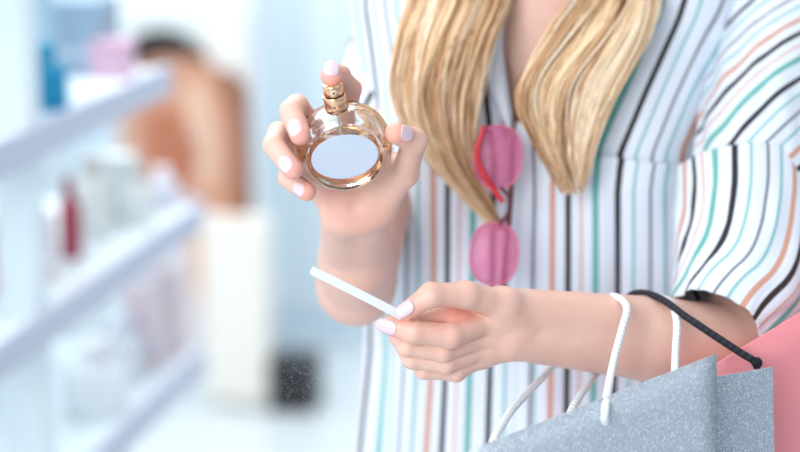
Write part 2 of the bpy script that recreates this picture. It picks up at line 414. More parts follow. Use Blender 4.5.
# eyes on the face, out of the photograph's frame
M['eye'] = mat('eye_white', (240, 240, 238), .2); M['brow'] = mat('brow_hair', (120, 90, 62), .7)
for s in (-1, 1):
    th = np.linspace(0, math.pi, 12); ph = np.linspace(0, 2*math.pi, 20, endpoint=False)
    vv = np.array([B(s*.031, .0955, 1.588)+.0118*(math.cos(t)*NRM+math.sin(t)*(math.cos(p)*LAT+.8*math.sin(p)*UP)) for t in th for p in ph])
    e = mk('eye', vv, grid_faces(12, 20, True), M['eye'], person)
    vv = np.array([B(s*.031, .0955, 1.588)+.0121*(math.cos(t)*NRM+math.sin(t)*(math.cos(p)*LAT+math.sin(p)*UP)) for t in np.linspace(0, .42, 5) for p in ph])
    mk('iris', vv, grid_faces(5, 20, True), mat('iris_blue', (70, 100, 120), .2), e)
    P = catmull([B(s*.014, .117, 1.612), B(s*.032, .116, 1.617), B(s*.05, .103, 1.611)], 12); a, b_, c_ = tube(P, np.sin(np.linspace(.3, 2.9, 12))*.003, 8)
    mk('eyebrow', a, b_, M['brow'], person)
# fingernails
def nail(tip, dip, hint, w, L, r, off=.001, rd=None):
    rd = r if rd is None else rd; ln_ = np.linalg.norm(tip-dip)
    a = nrm(tip-dip); n = nrm(hint-a*(hint @ a)); b = np.cross(a, n); vs = []
    nu, nvv = 15, 13; fm = min(1.25, w/2/r)
    for i in range(nu):
        u = -1+2*i/(nu-1); wd = fm*max(.03, 1-abs(u)**2.5)**.5
        for j in range(nvv):
            ph = wd*(-1+2*j/(nvv-1)); al = off+u*L/2; rr = r+(rd-r)*min(1, max(0, -al/ln_))+.0007-(.10*r*max(0, u)**2)
            vs.append(tip+a*(off+u*L/2)+rr*(math.cos(ph)*n+math.sin(ph)*b))
    o = mk('fingernail', vs, grid_faces(nu, nvv), M['nail'], person); solid(o, .0009, 0); return o
def hd(x, y, z): return V3(x, y, z)
t_ = FR[0][3][0]; nail(t_, t_+hd(.003, .014, .004), hd(-.08, .22, -1), .0125, .0118, .0082, -.0028)
for q, h_, w_, L_, o_ in ((1, (-.30, .0, -1), .0122, .0140, -.0035), (2, (-.35, -.05, -1), .0118, .0140, -.0035), (3, (-.30, -.15, -1), .0100, .0120, -.003)):
    nail(FR[q][3][0], FR[q][2][0], hd(*h_), w_, L_, FR[q][3][1], o_, FR[q][2][1])
nail(TR_[3][0], TR_[2][0], hd(.05, .2, -1), .0125, .0135, TR_[3][1], -.002, TR_[2][1])
nail(FL[0][3][0], FL[0][2][0], hd(-.25, -.25, -1), .0120, .0175, .0073, .0018, FL[0][2][1])
nail(TL_[3][0], TL_[2][0], hd(-.1, .35, -.9), .0112, .0150, .0075, .0008, TL_[2][1])
#==SHIRT==
# ------------------------------------------------------------------ shirt
def prof(z):                      # half widths of the loose shirt at height z
    K = [(.70, .185, .150), (.90, .178, .145), (1.05, .166, .132), (1.18, .160, .128), (1.26, .168, .114), (1.33, .178, .098), (1.38, .176, .086), (1.412, .135, .074), (1.445, .070, .062)]
    zs = [k[0] for k in K]; return np.interp(z, zs, [k[1] for k in K]), np.interp(z, zs, [k[2] for k in K])
def S(th, z, off=0.0):            # point on the shirt body: th degrees from the front centre (+ her left), z height
    t = math.radians(th); a, b = prof(z)
    if th > 0: a *= 1+.11*min(1, th/60)*min(1, max(0, (z-.95)/.1))*min(1, max(0, (1.46-z)/.08))
    else: a *= 1-.10*min(1, -th/60)*min(1, max(0, (1.15-z)/.15))
    e = 2/2.7
    ct, st = math.cos(t), math.sin(t)
    l = a*abs(st)**e*math.copysign(1, st); f = b*abs(ct)**e*math.copysign(1, ct)
    bust = .020*math.exp(-((z-1.21)/.07)**2)*(math.exp(-((th-36)/24)**2)+math.exp(-((th+36)/24)**2)); f += bust
    low = max(0, min(1, (1.26-z)/.25)); n = noise.noise(Vector((th*.055, z*1.6, 3.1)))*.010*low+noise.noise(Vector((th*.13, z*2.5, 9)))*.004*(.3+low)
    n += .0035*math.sin(th*.16+2*noise.noise(Vector((0, z*4, 1))))*low
    rr = off+n
    g = nrm(LAT*st/a+NRM*ct/b)
    return B(l, f, z)+g*rr
def find(px, py):
    best = None
    for th in np.arange(-70, 95, 3.):
        for z in np.arange(.85, 1.42, .015):
            x, y, d = PX(S(th, z))
            e = (x-px)**2+(y-py)**2
            if best is None or e < best[0]: best = (e, th, z)
    _, th, z = best
    for st in (1.5, .5, .2):
        for _ in range(8):
            c = [(th+i*st, z+j*st*.006) for i in (-1, 0, 1) for j in (-1, 0, 1)]
            th, z = min(c, key=lambda q: (PX(S(*q))[0]-px)**2+(PX(S(*q))[1]-py)**2)
    return th, z
th_grid = np.arange(-180, 181, 1.0)
_arc = np.array([S(t, 1.15) for t in th_grid]); _arc = np.concatenate([[0], np.cumsum(np.linalg.norm(np.diff(_arc, axis=0), axis=1))])*1000
arc0 = np.interp(0, th_grid, _arc)
_lat = np.array([max(0.0, float(S(t, 1.15) @ LAT-B(0, 0, 0) @ LAT)) for t in np.arange(0, 78, 1.)])*1000
def arc(th):
    if 0 < th <= 77: return float(np.interp(th, np.arange(0, 78, 1.), _lat-_lat[0]))
    if th > 77: return float(_lat[-1]-_lat[0]+np.interp(th, th_grid, _arc)-np.interp(77, th_grid, _arc))
    return float(np.interp(th, th_grid, _arc)-arc0)
PH = 66.0
def stripe_u(th, z):
    u = arc(th)
    if th > 0: u -= max(0, z-1.215)*1000*.30*min(1, th/20)
    else: u += max(0, z-1.2)*1000*.15
    return u+PH
def vneck(z, s):                   # where each front edge lies (degrees)
    t = max(0, z-1.225)/.115
    return (2.2+16*t**1.0) if s > 0 else -(2.0+9*t)+3.5*min(1, t*3)
zs = np.linspace(1.445, .70, 120)
def panel(s):
    vs, uv = [], []; nt = 110
    for z in zs:
        t0 = vneck(z, s) if z > 1.225 else (s*-.5 if s < 0 else -3.5)
        if z <= 1.225: t0 = -3.0 if s > 0 else 1.5
        for t in np.linspace(t0, 180*s, nt):
            vs.append(S(t, z, .0014 if s > 0 else 0)); uv.append((stripe_u(t, z), z*1000))
    return vs, grid_faces(len(zs), nt), uv
shirt = None
v, f, uv = panel(1)
shirt = mk('shirt', v, f, M['cloth'], person, uvs=uv); solid(shirt, .0012)
v, f, uv = panel(-1)
o = mk('shirt_front_panel', v, f, M['cloth'], shirt, uvs=uv); solid(o, .0012)
# chest pocket
c = [find(577, 150), find(686, 163), find(681, 335), find(572, 335)]
vs, uv = [], []; n1, n2 = 60, 40
for i in range(n1):
    a = i/(n1-1); 
    for j in range(n2):
        b = j/(n2-1)
        th = (1-a)*((1-b)*c[0][0]+b*c[1][0])+a*((1-b)*c[3][0]+b*c[2][0]); z = (1-a)*((1-b)*c[0][1]+b*c[1][1])+a*((1-b)*c[3][1]+b*c[2][1])
        edge = min(a, 1-a, b, 1-b); off = .0035+.004*min(1, a*0+ (1-a)*1.0)*math.sin(math.pi*b)*.6*(1-a)
        if a < .035: off += .0012
        vs.append(S(th, z, off)); uv.append((arc(th)+PH+(0 if a > 0 else 0), z*1000))
o = mk('chest_pocket', vs, grid_faces(n1, n2), M['cloth'], shirt, uvs=uv); solid(o, .0016)
# sleeves
def sleeve(name, P, R, k, u0, seed, m, n=90, flat=.88, amp=.0035, rot0=None, tw=None):
    P = catmull(P, n); R = np.interp(np.linspace(0, 1, n), np.linspace(0, 1, len(R)), R); T = np.gradient(P, axis=0); T /= np.linalg.norm(T, axis=1)[:, None]
    vs, uv = [], []; L = 0; ns = 120
    for i in range(n):
        if i: L += np.linalg.norm(P[i]-P[i-1])
        x = nrm(cR-T[i]*(cR @ T[i])); y = np.cross(T[i], x)
        if y @ cF > 0: y = -y
        for j in range(ns+1):
            a = 2*math.pi*j/ns-math.pi
            q = Vector((math.cos(a)*1.6, math.sin(a)*1.6, L*9+seed)); w = noise.noise(q)*amp*1.6+noise.noise(q*2.7)*amp*.8
            r = R[i]+w
            vs.append(P[i]+r*(math.sin(a)*x*1.0+math.cos(a)*y*flat)); uv.append((a*R[i]*1000+k*L*1000+u0+(tw(a, L) if tw else 0), L*1000))
    o = mk(name, vs, grid_faces(n, ns+1), m, shirt, uvs=uv); solid(o, .0014); return o
sleeve('sleeve', [B(.085, -.005, 1.405), B(.160, -.01, 1.392), W(816, -45, 1.785), W(792, 20, 1.755), W(770, 90, 1.722), W(759, 155, 1.690), W(752, 215, 1.665)], [.022, .040, .058, .061, .060, .058, .050], 0.70, 112, 1, M['cloth'], tw=lambda a, L: 58*((math.sin(a)-a) if abs(a) < math.pi/2 else math.copysign(1-math.pi/2, a)))
sleeve('sleeve_cuff', [W(744, 168, 1.682), W(748, 215, 1.664), W(746, 262, 1.642), (W(736, 298, 1.620)), W(715, 327, 1.592)], [.057, .062, .061, .054, .042], 0.10, 63, 5, M['cloth'])
sleeve('sleeve', [B(-.075, -.005, 1.405), B(-.130, -.01, 1.375), W(418, -30, 1.885), W(398, 70, 1.835), W(384, 140, 1.795), W(377, 178, 1.775)], [.022, .044, .055, .052, .048, .046], 0.3, 40, 9, M['cloth'])
# collar and placket edge at the neckline
def strip(name, P, w, dirv, m, u0, n=40, t=.0014):
    P = catmull(P, n); vs, uv = [], []
    for i in range(n):
        ww = np.interp(i/(n-1), np.linspace(0, 1, len(w)), w)
        for j in range(9):
            b = j/8; vs.append(P[i]+dirv*ww*b+V3(0, 0, -1)*.006*math.sin(math.pi*b)); uv.append((u0+b*ww*1000, i))
    o = mk(name, vs, grid_faces(n, 9), m, shirt, uvs=uv); solid(o, t); return o
def SP(px, py, off): return S(*find(px, py), off)
strip('collar', [B(-.055, .03, 1.445), SP(484, 12, .006), SP(487, 50, .007), SP(493, 85, .007), SP(502, 112, .006), SP(509, 128, .004)], [.020, .018, .016, .015, .010, .003], nrm(V3(1, .12, 0)), M['plain'], 18)
strip('collar', [B(.045, .05, 1.445), SP(574, 0, .008), SP(568, 2, .012), SP(573, 15, .010)], [.03, .016, .012, .004], nrm(V3(1, -.2, 0)), M['cloth'], 20)
strip('placket', [SP(518, 122, .004), SP(520, 180, .004), SP(518, 260, .004), SP(516, 350, .004), SP(515, 440, .004), S(find(515, 440)[0], .72, .004)], [.020, .024, .024, .024, .024, .024], nrm(V3(1, 0, -.03)), M['cloth'], 62)
#==HAIR==
# ------------------------------------------------------------------ hair
def strands(name, guides, n, parent, seed, thick=.0007, clump=14, wob=.004, seg=34, tone=(.05, .85)):
    """guides: three centre-lines (left, middle, right), strands spread between them; every strand a thin tapered tube"""
    rnd = random.Random(seed); G = [catmull(g, seg) for g in guides]; vs, fs, tn = [], [], []; base = 0
    clumps = [(rnd.random(), rnd.uniform(-1, 1), rnd.uniform(*tone), rnd.uniform(0, 9)) for _ in range(clump)]
    for s in range(n):
        cu, cdp, ct, cp = clumps[s % clump]
        u = min(1, max(0, cu+rnd.gauss(0, .05))); dp = cdp+rnd.gauss(0, .3); tone_ = min(1, max(0, ct+rnd.gauss(0, .2)))
        ln = rnd.uniform(.86, 1.0) if rnd.random() < .7 else rnd.uniform(.6, .95); ph = rnd.uniform(0, 6); th = thick*rnd.uniform(.7, 1.5)
        m = len(G)-1; k = min(int(u*m), m-1); w = u*m-k
        P = []
        stray = rnd.gauss(0, .0035) if rnd.random() < .35 else 0
        for i in range(seg):
            x = i/(seg-1)*ln*(seg-1); j = min(int(x), seg-2); q = x-j
            a = G[k][j]*(1-q)+G[k][j+1]*q; b = G[k+1][j]*(1-q)+G[k+1][j+1]*q
            t = i/(seg-1); p = a*(1-w)+b*w
            p = p+V3(0, 0, 1)*dp*.009*(1-.75*t)+V3(1, 0, 0)*wob*math.sin(t*7+cp)*t*.6+V3(1, 0, 0)*(wob*.35*math.sin(t*13+ph)+stray*math.sin(min(1, t*1.3)*3))
            P.append(p)
        r = th*np.minimum(1, np.linspace(2.2, .12, seg)**.7)
        P = np.array(P); T = np.gradient(P, axis=0); T /= np.linalg.norm(T, axis=1)[:, None]
        X = np.cross(T, cF); X /= np.linalg.norm(X, axis=1)[:, None]; Y = np.cross(T, X)
        ring = np.stack([P+r[:, None]*(math.cos(a)*X*1.6+math.sin(a)*Y*.8) for a in (0, math.pi/2, math.pi, 3*math.pi/2)], 1).reshape(-1, 3)
        vs.append(ring); fs.append(grid_faces(seg, 4, True)+base); base += len(ring)
        tn.append(np.repeat(np.clip(tone_+.12*np.sin(np.linspace(0, 8, seg)+cp), 0, 1), 4))
    return mk(name, np.vstack(vs), np.vstack(fs), M['hair'], parent, attr={'tone': np.concatenate(tn)})
th = np.linspace(0, math.radians(128), 30); ph = np.linspace(0, 2*math.pi, 60, endpoint=False); vs = []
for t in th:
    for p in ph:
        front = max(0, math.cos(p)); lim = t*(1-.52*front**2)
        d = math.cos(lim)*UP+math.sin(lim)*(math.cos(p)*NRM+math.sin(p)*LAT)
        q = np.array([d @ LAT*.083, d @ NRM*.100, d @ UP*.112]); vs.append(HC+LAT*q[0]+NRM*(q[1]-.004)+UP*q[2])
hair = mk('hair', vs, grid_faces(30, 60, True), M['hair'], person, attr={'tone': [.45+.2*math.sin(i % 60*1.7) for i in range(len(vs))]})
crown = B(-.01, .02, 1.69)
def top(px, py, d, l, f, z): return [B(l*.35, f*.3+.02, 1.695), B(l, f, z)]
left_g = [
    [B(-.05, .03, 1.685), B(-.088, .02, 1.58), B(-.085, .05, 1.45), W(420, -20, 1.729), W(401, 45, 1.684), W(394, 100, 1.679), W(426, 160, 1.684), W(498, 232, 1.689)],
    [B(-.04, .05, 1.692), B(-.086, .05, 1.58), B(-.075, .075, 1.46), W(468, -20, 1.719), W(444, 45, 1.677), W(432, 105, 1.674), W(450, 165, 1.681), W(500, 232, 1.686)],
    [B(-.02, .07, 1.692), B(-.080, .075, 1.58), B(-.060, .085, 1.47), W(506, -20, 1.719), W(487, 45, 1.684), W(474, 105, 1.679), W(474, 165, 1.684), W(502, 232, 1.688)]]
right_g = [
    [B(.0, .07, 1.692), B(.078, .075, 1.58), B(.055, .085, 1.47), W(590, -20, 1.704), W(556, 30, 1.674), W(519, 90, 1.664), W(536, 140, 1.664), W(568, 196, 1.669)],
    [B(.03, .05, 1.692), B(.086, .05, 1.58), B(.080, .07, 1.46), W(622, -20, 1.689), W(602, 30, 1.660), W(563, 85, 1.652), W(556, 140, 1.656), W(572, 196, 1.664)],
    [B(.05, .03, 1.685), B(.090, .02, 1.58), B(.10, .05, 1.45), W(655, -20, 1.689), W(650, 25, 1.664), W(612, 95, 1.656), W(592, 145, 1.659), W(580, 192, 1.664)]]
strands('hair_lock', left_g, 1500, hair, 3, thick=.00062, clump=40, wob=.006)
strands('hair_lock', right_g, 1500, hair, 5, tone=(.2, 1.0), thick=.00062, clump=40, wob=.006)
back_g = [[B(l*.4, -.03, 1.69), B(l, -.085, 1.58), B(l*1.2, -.11, 1.42), B(l*1.2, -.115, 1.25), B(l*1.1, -.125, 1.15)] for l in (-.09, -.03, .03, .09)]
strands('hair_lock', back_g, 300, hair, 8, thick=.002)
#==PROPS==
# ------------------------------------------------------------------ perfume bottle
ROLL = math.radians(9.5); TILT = math.radians(31)
O = W(343.5, 146, 1.478)
bx = V3(math.cos(ROLL), math.sin(ROLL), 0); up0 = V3(-math.sin(ROLL), math.cos(ROLL), 0)
bu = nrm(up0*math.cos(TILT)+V3(0, 0, -1)*math.sin(TILT)); bn = nrm(np.cross(bu, bx))
if bn @ cF > 0: bn = -bn
def BP(x, y, n): return O+(bx*x+bu*y+bn*n)*mm          # bottle coordinates in mm
bottle = empty('perfume_bottle', BP(0, 0, 0), 'round clear glass perfume bottle with gold sprayer and blank oval plate in her raised hand', 'perfume bottle')
def lens_body(prof_, nseg=96, yofs=0):
    """prof_: list of (rx, ry, n) rings from the back centre to the front centre"""
    vs = []
    for rx, ry, n in prof_:
        for k in range(nseg):
            a = 2*math.pi*k/nseg; vs.append(BP(rx*math.cos(a), ry*math.sin(a)+yofs, n))
    fs = [tuple(f) for f in grid_faces(len(prof_), nseg, True)]
    fs += [tuple(range(nseg)), tuple(range((len(prof_)-1)*nseg, len(prof_)*nseg))[::-1]]
    return vs, fs
RX, RY = 38.0, 36.0
def rings(pairs): return [(RX-i, RY-i, n) for i, n in pairs]
outer = rings([(25, -14), (12, -15.5), (6, -15.3), (2.6, -13), (.7, -9), (0, -3), (0, 3), (.7, 8), (2.4, 12), (5, 15), (7.5, 16.3), (9, 16.0), (9.8, 14.6), (10.6, 14.2), (11.2, 14.6), (12, 15.8), (13, 16.2), (25, 16.2)])
v, f = lens_body(outer)
g = mk('bottle_glass', v, f, M['glass'], bottle)
inner = rings([(25, -9.5), (14, -10), (10.5, -9), (8.2, -5), (7.6, 0), (8.2, 5), (10.5, 8.6), (14, 9.6), (25, 9.6)])
v, f = lens_body(inner, yofs=1.2)
o = mk('glass_cavity', v, f, M['glass'], g); o.data.flip_normals()
# perfume: the lower part of the cavity, cut level
import bmesh
v, f = lens_body([(a+.2, b+.2, n*1.02) for a, b, n in inner], yofs=1.2)
liq = mk('perfume_liquid', v, f, M['perfume'], bottle)
bm = bmesh.new(); bm.from_mesh(liq.data)
pc = Vector([float(x) for x in (BP(0, 7, 0)-parent_world(bottle))])
bmesh.ops.bisect_plane(bm, geom=bm.verts[:]+bm.edges[:]+bm.faces[:], plane_co=pc, plane_no=Vector([float(x) for x in nrm(UP*.6+bu*.4)]), clear_outer=True)
be = [e for e in bm.edges if e.is_boundary]; bmesh.ops.holes_fill(bm, edges=be, sides=0); bmesh.ops.recalc_face_normals(bm, faces=bm.faces[:]); bm.to_mesh(liq.data); bm.free()
for gname in (g, o):
    bm = bmesh.new(); bm.from_mesh(gname.data); bmesh.ops.recalc_face_normals(bm, faces=bm.faces[:])
    if gname is o: bmesh.ops.reverse_faces(bm, faces=bm.faces[:])
    bm.to_mesh(gname.data); bm.free()
# blank oval plate with a slim raised glass rim around it
def disc(rx, ry, n0, n1, cy=0, bev=.4, seg=80, cx=0):
    vs = []; pr = [(rx-bev, ry-bev, n0), (rx, ry, n0+bev), (rx, ry, n1-bev), (rx-bev, ry-bev, n1)]
    for a_, b_, n in pr:
        for k in range(seg):
            a = 2*math.pi*k/seg; vs.append(BP(cx+a_*math.cos(a), cy+b_*math.sin(a), n))
    fs = [tuple(q) for q in grid_faces(4, seg, True)]+[tuple(range(seg)), tuple(range(3*seg, 4*seg))[::-1]]
    return vs, fs
v, f = disc(26.3, 19.2, 16.3, 17.3, -.5)
mk('label_plate', v, f, M['plate'], bottle, smooth=False)
def lathe(profile, seg=64):
    vs = []
    for r, y in profile:
        for k in range(seg):
            a = 2*math.pi*k/seg; vs.append(BP(r*math.cos(a), y, r*math.sin(a)))
    return vs, [tuple(q) for q in grid_faces(len(profile), seg, True)]
v, f = lathe([(0, 31), (8.4, 31), (8.9, 31.7), (8.9, 36.0), (8.5, 36.4), (8.5, 37.0), (8.9, 37.4), (8.9, 44.4), (8.5, 45.6), (7.9, 45.8), (7.6, 44.6), (0, 44.6)])
mk('neck_collar', v, f, M['gold'], bottle)
v, f = lathe([(0, 44.4), (6.8, 44.4), (6.8, 47.0), (0, 47.0)]); mk('pump_gap', v, f, M['dark'], bottle)
v, f = lathe([(0, 46.6), (7.5, 46.6), (7.9, 47.1), (7.9, 54.6), (7.3, 55.6), (0, 55.8)])
pump = mk('spray_button', v, f, M['gold'], bottle)
vs = []; pr = [(0, 8.5), (1.9, 8.5), (2.3, 8.2), (2.3, 7.0)]
for r, n in pr:
    for k in range(24):
        a = 2*math.pi*k/24; vs.append(BP(r*math.cos(a), 51+r*math.sin(a), n))
mk('nozzle', vs, grid_faces(4, 24, True), mat('pale_nozzle', (226, 205, 180), .3), pump)
vs = []; pr = [(0, 8.7), (.9, 8.7), (.9, 8.2)]
for r, n in pr:
    for k in range(16):
        a = 2*math.pi*k/16; vs.append(BP(r*math.cos(a), 51+r*math.sin(a), n))
mk('nozzle_hole', vs, grid_faces(3, 16, True), M['dark'], pump)
v, f, _ = tube([BP(0, y, 0) for y in np.linspace(31, -22, 12)], .0011, 12)
mk('dip_tube', v, f, mat('dip_tube_plastic', (240, 240, 238), .25), bottle)
# ------------------------------------------------------------------ paper strip
def prism(P, w0, w1, wd, tn, t):
    P = catmull(P, 24); vs = []
    for i, p in enumerate(P):
        w = w0+(w1-w0)*i/23
        for a, b in ((-1, -1), (1, -1), (1, 1), (-1, 1)): vs.append(p+wd*w/2*a+tn*t/2*b)
    return vs, [tuple(q) for q in grid_faces(24, 4, True)]+[(0, 1, 2, 3), (95, 94, 93, 92)]
A_ = W(311, 270, 1.452); Z_ = W(402, 316, 1.468)
ax_ = nrm(Z_-A_); sd = nrm(V3(.35, 1, .35)-ax_*(V3(.35, 1, .35) @ ax_)); tn = np.cross(ax_, sd)
v, f = prism([A_, (A_+Z_)/2+tn*.001, Z_], .0066, .0072, sd, tn, .0006)
tag(mk('paper_tester_strip', v, f, M['paper'], smooth=False), 'narrow white paper tester strip pinched between her thumb and forefinger', 'tester strip')
# ------------------------------------------------------------------ sunglasses hanging from the neckline
sg = empty('sunglasses', W(502, 205, 1.682), 'pink lensed sunglasses hanging folded from the shirt neckline', 'sunglasses')
def lens(cx, cy, rx, ry, d, rot):
    vs = []; nr, ns = 8, 48; 
    for side in (0, 1):
        for i in range(nr):
            q = i/(nr-1)
            for k in range(ns):
                a = 2*math.pi*k/ns; x = rx*q*abs(math.cos(a))**.85*math.copysign(1, math.cos(a)); y = ry*q*abs(math.sin(a))**.85*math.copysign(1, math.sin(a))
                c_, s_ = math.cos(rot), math.sin(rot)
                vs.append(W(cx+x*c_-y*s_, cy+x*s_+y*c_, d+.004*q*q+(.0016 if side else 0)))
    f1 = grid_faces(nr, ns, True); f2 = f1[:, ::-1]+nr*ns
    ed = np.array([[(nr-1)*ns+k, (nr-1)*ns+(k+1) % ns, 2*nr*ns-ns+(k+1) % ns, 2*nr*ns-ns+k] for k in range(ns)])
    ring = np.array([vs[(nr-1)*ns+k] for k in range(ns)]+[vs[(nr-1)*ns]])
    return vs, np.vstack([f1, f2, ed]), ring
for cx, cy, rx, ry in ((498, 157, 24, 31), (494, 254, 24, 31)):
    v, f, ring = lens(cx, cy, rx, ry, 1.672, .08)
    l = mk('lens', v, f, M['pink_lens'], sg)
    a, b_, u_ = tube(ring, .0010, 8); mk('rim', a, b_, M['rim'], l)
a, b_, u_ = tube(catmull([W(500, 187, 1.672), W(508, 197, 1.670), W(508, 212, 1.670), W(500, 224, 1.672)], 20), .0018, 8, cap=True); mk('bridge', a, b_, M['dark_frame'], sg)
a, b_, u_ = tube(catmull([W(513, 135, 1.682), W(511, 190, 1.680), W(507, 240, 1.680), W(503, 288, 1.682)], 24), .0028, 8); mk('temple_arm', a, b_, M['dark_frame'], sg)
a, b_, u_ = tube(catmull([W(484, 126, 1.667), W(477, 155, 1.666), W(486, 178, 1.666), W(503, 202, 1.668)], 24), .0026, 8); mk('temple_arm', a, b_, M['red_frame'], sg)
# ------------------------------------------------------------------ shopping bags
def quadpatch(a, b, c, d, n=14, bulge=0, nv_=None):
    vs = []
    nn = nrm(np.cross(b-a, d-a)) if nv_ is None else nv_
    for i in range(n):
        for j in range(n):
            s, t = i/(n-1), j/(n-1); p = (1-s)*((1-t)*a+t*b)+s*((1-t)*d+t*c)
            vs.append(p+nn*bulge*math.sin(math.pi*s)*math.sin(math.pi*t))
    return vs, grid_faces(n, n)
def bag(name, label, TL, TR, depth, H_, m, down, bulge=.004):
    TL = np.asarray(TL); TR = np.asarray(TR); e = empty(name, (TL+TR)/2+down*H_, label, 'shopping bag')
    bk = np.asarray(depth)
    a, b, c, d = TL, TR, TR+down*H_, TL+down*H_
    fr_n = -bk/np.linalg.norm(bk)
    v, f = quadpatch(a, b, c, d, bulge=bulge, nv_=fr_n); solid(mk('front_panel', v, f, m, e), .0014)
    v, f = quadpatch(a+bk, b+bk, c+bk, d+bk, bulge=-bulge, nv_=fr_n); solid(mk('back_panel', v, f, m, e), .0014)
    for p, q, s in ((b, c, 1), (a, d, -1)):
        mid_t = p+bk*.5-s*nrm(TR-TL)*.045; mid_b = q+bk*.5-s*nrm(TR-TL)*.01
        v1, f1 = quadpatch(p, mid_t, mid_b, q); v2, f2 = quadpatch(mid_t, p+bk, q+bk, mid_b)
        v, f = join((v1, f1), (v2, f2)); solid(mk('side_gusset', v, f, m, e, smooth=False), .0014)
    v, f = quadpatch(d, c, c+bk, d+bk, n=4); solid(mk('bag_bottom', v, f, m, e), .0014)
    return e
dn = nrm(np.array([.02, .0, -1.0])+0*cR)
TLs = W(470, 450, 1.385); TRs = W(716, 354, 1.425)
dns = nrm(V3(.055, -1, .18))
bks = W(772, 367, 1.488)-TRs
b1 = bag('shopping_bag', 'silver glitter paper shopping bag with white rope handles hung from her forearm', TLs, TRs, bks, .34, M['glitter'], dns)
TRp = W(905, 248, 1.60); TLp = W(700, 374, 1.508)
b2 = bag('shopping_bag', 'salmon pink paper shopping bag with black rope handle behind the silver bag', TLp, TRp, V3(.012, .0, .045), .40, M['pink_paper'], nrm(V3(-.03, -1, .2)))
def cord(P, r, m, parent, n=90):
    v, f, uv = tube(catmull(P, n), r, 14); return mk('rope_handle', v, f, m, parent, uvs=uv)
cw = M['cord_white']
cord([W(605, 424, 1.414), W(605, 412, 1.402), W(608, 390, 1.42), W(614, 360, 1.470), W(622, 330, 1.503), W(627, 309, 1.524), W(620, 299, 1.546), W(608, 298, 1.566), W(590, 318, 1.592), W(560, 356, 1.585), W(540, 380, 1.54), W(512, 410, 1.45), W(494, 440, 1.40), W(488, 462, 1.39)], .0031, cw, b1)
cord([W(676, 392, 1.470), W(675, 372, 1.474), W(676, 345, 1.517), W(677, 322, 1.534), W(672, 305, 1.553), W(662, 298, 1.572), W(650, 299, 1.592), W(630, 325, 1.612), W(605, 362, 1.60), W(590, 382, 1.56), W(574, 405, 1.50), W(566, 425, 1.475)], .0031, cw, b1)
cord([W(757, 367, 1.520), W(754, 361, 1.511), W(741, 353, 1.513), W(718, 338, 1.520), W(697, 324, 1.527), W(682, 314, 1.536), W(668, 303, 1.550), W(655, 296, 1.566), W(640, 293, 1.585), W(628, 298, 1.602), W(616, 320, 1.62), W(620, 350, 1.61), W(650, 385, 1.58), W(690, 400, 1.53), W(716, 404, 1.51)], .0031, M['cord_black'], b2)
a, b_, u_ = tube([W(757, 363, 1.519), W(756.6, 362.5, 1.5115)], .0045, 16); mk('eyelet', a, b_, M['cord_black'], b2)
#==ROOM==
# ------------------------------------------------------------------ the shop
YAW = math.radians(12)
su = np.array([math.sin(YAW), math.cos(YAW), 0]); sn = np.array([-math.cos(YAW), math.sin(YAW), 0])
def SH(a, n, z): return su*a+sn*n+np.array([0, 0, z])     # along the shelving, to its side, height
M['floor'] = mat('pale_floor', (204, 213, 218), .25); M['wall'] = mat('pale_wall', (214, 230, 242), .7)
M['wallw'] = mat('white_wall', (240, 246, 248), .7)
def slab(name, c, sx, sy, sz, m, parent=None, rz=-YAW, smooth=False):
    v, f = box(c, sx, sy, sz, rz); return mk(name, v, f, m, parent, smooth)
tag(slab('floor', (0, 3.2, -.05), 9, 9.5, .1, M['floor'], rz=0), kind='structure')
tag(slab('wall_back', SH(5.35, 0, 1.5), 9, .1, 3.0, M['wall']), kind='structure')
tag(slab('wall_left', SH(3.0, 2.2, 1.5), .1, 8, 3.0, M['wallw']), kind='structure')
tag(slab('baseboard_back', SH(5.29, 0, .05), 8.6, .02, .1, M['wallw']), kind='structure')
def wall_at(px, z, a):            # point on the plane at distance a along the aisle that is seen in picture column px
    n0, n1 = -4.0, 4.0
    for _ in range(50):
        m_ = (n0+n1)/2
        if PX(SH(a, m_, z))[0] > px: n0 = m_
        else: n1 = m_
    return m_
def along(px, n, z):              # distance along the shelving where column px meets a line at side offset n
    a0, a1 = 1.2, 6.0
    for _ in range(50):
        m_ = (a0+a1)/2
        if PX(SH(m_, n, z))[0] < px: a0 = m_
        else: a1 = m_
    return m_
D0 = 1.0; D1 = 1.40
M['shelf'] = mat('lavender_shelf', (192, 198, 216), .4); M['shelfw'] = mat('white_panel', (232, 243, 248), .4)
su_ = empty('shelving_unit', SH(2.4, 1.2, 0), 'white and lavender retail shelving unit along the left of the aisle', 'shelving unit')
A0, A1 = 1.5, 3.02
SZ = (.08, .30, .56, .82, 1.08, 1.40)
for z in SZ:
    E = A1 if z < 1.0 else along(164 if z < 1.2 else 106, D0, z)
    slab('shelf_board', SH((A0+E)/2, (D0+D1)/2, z-.016), D1-D0, E-A0, .032, M['shelfw'], su_)
    slab('shelf_edge', SH((A0+E)/2, D0-.006, z-.016), .012, E-A0, .046, M['shelf'], su_)
slab('back_panel', SH((A0+A1)/2, D1+.02, .8), .03, A1-A0, 1.6, M['shelfw'], su_)
for a in (A0, along(12, D0+.03, 1.2)):
    slab('upright', SH(a, D0+.03, .8), .05, .05, 1.6, M['shelfw'], su_)
MC = {}
def pmat(rgb):
    if rgb not in MC: MC[rgb] = mat('packaging', rgb, .35)
    return MC[rgb]
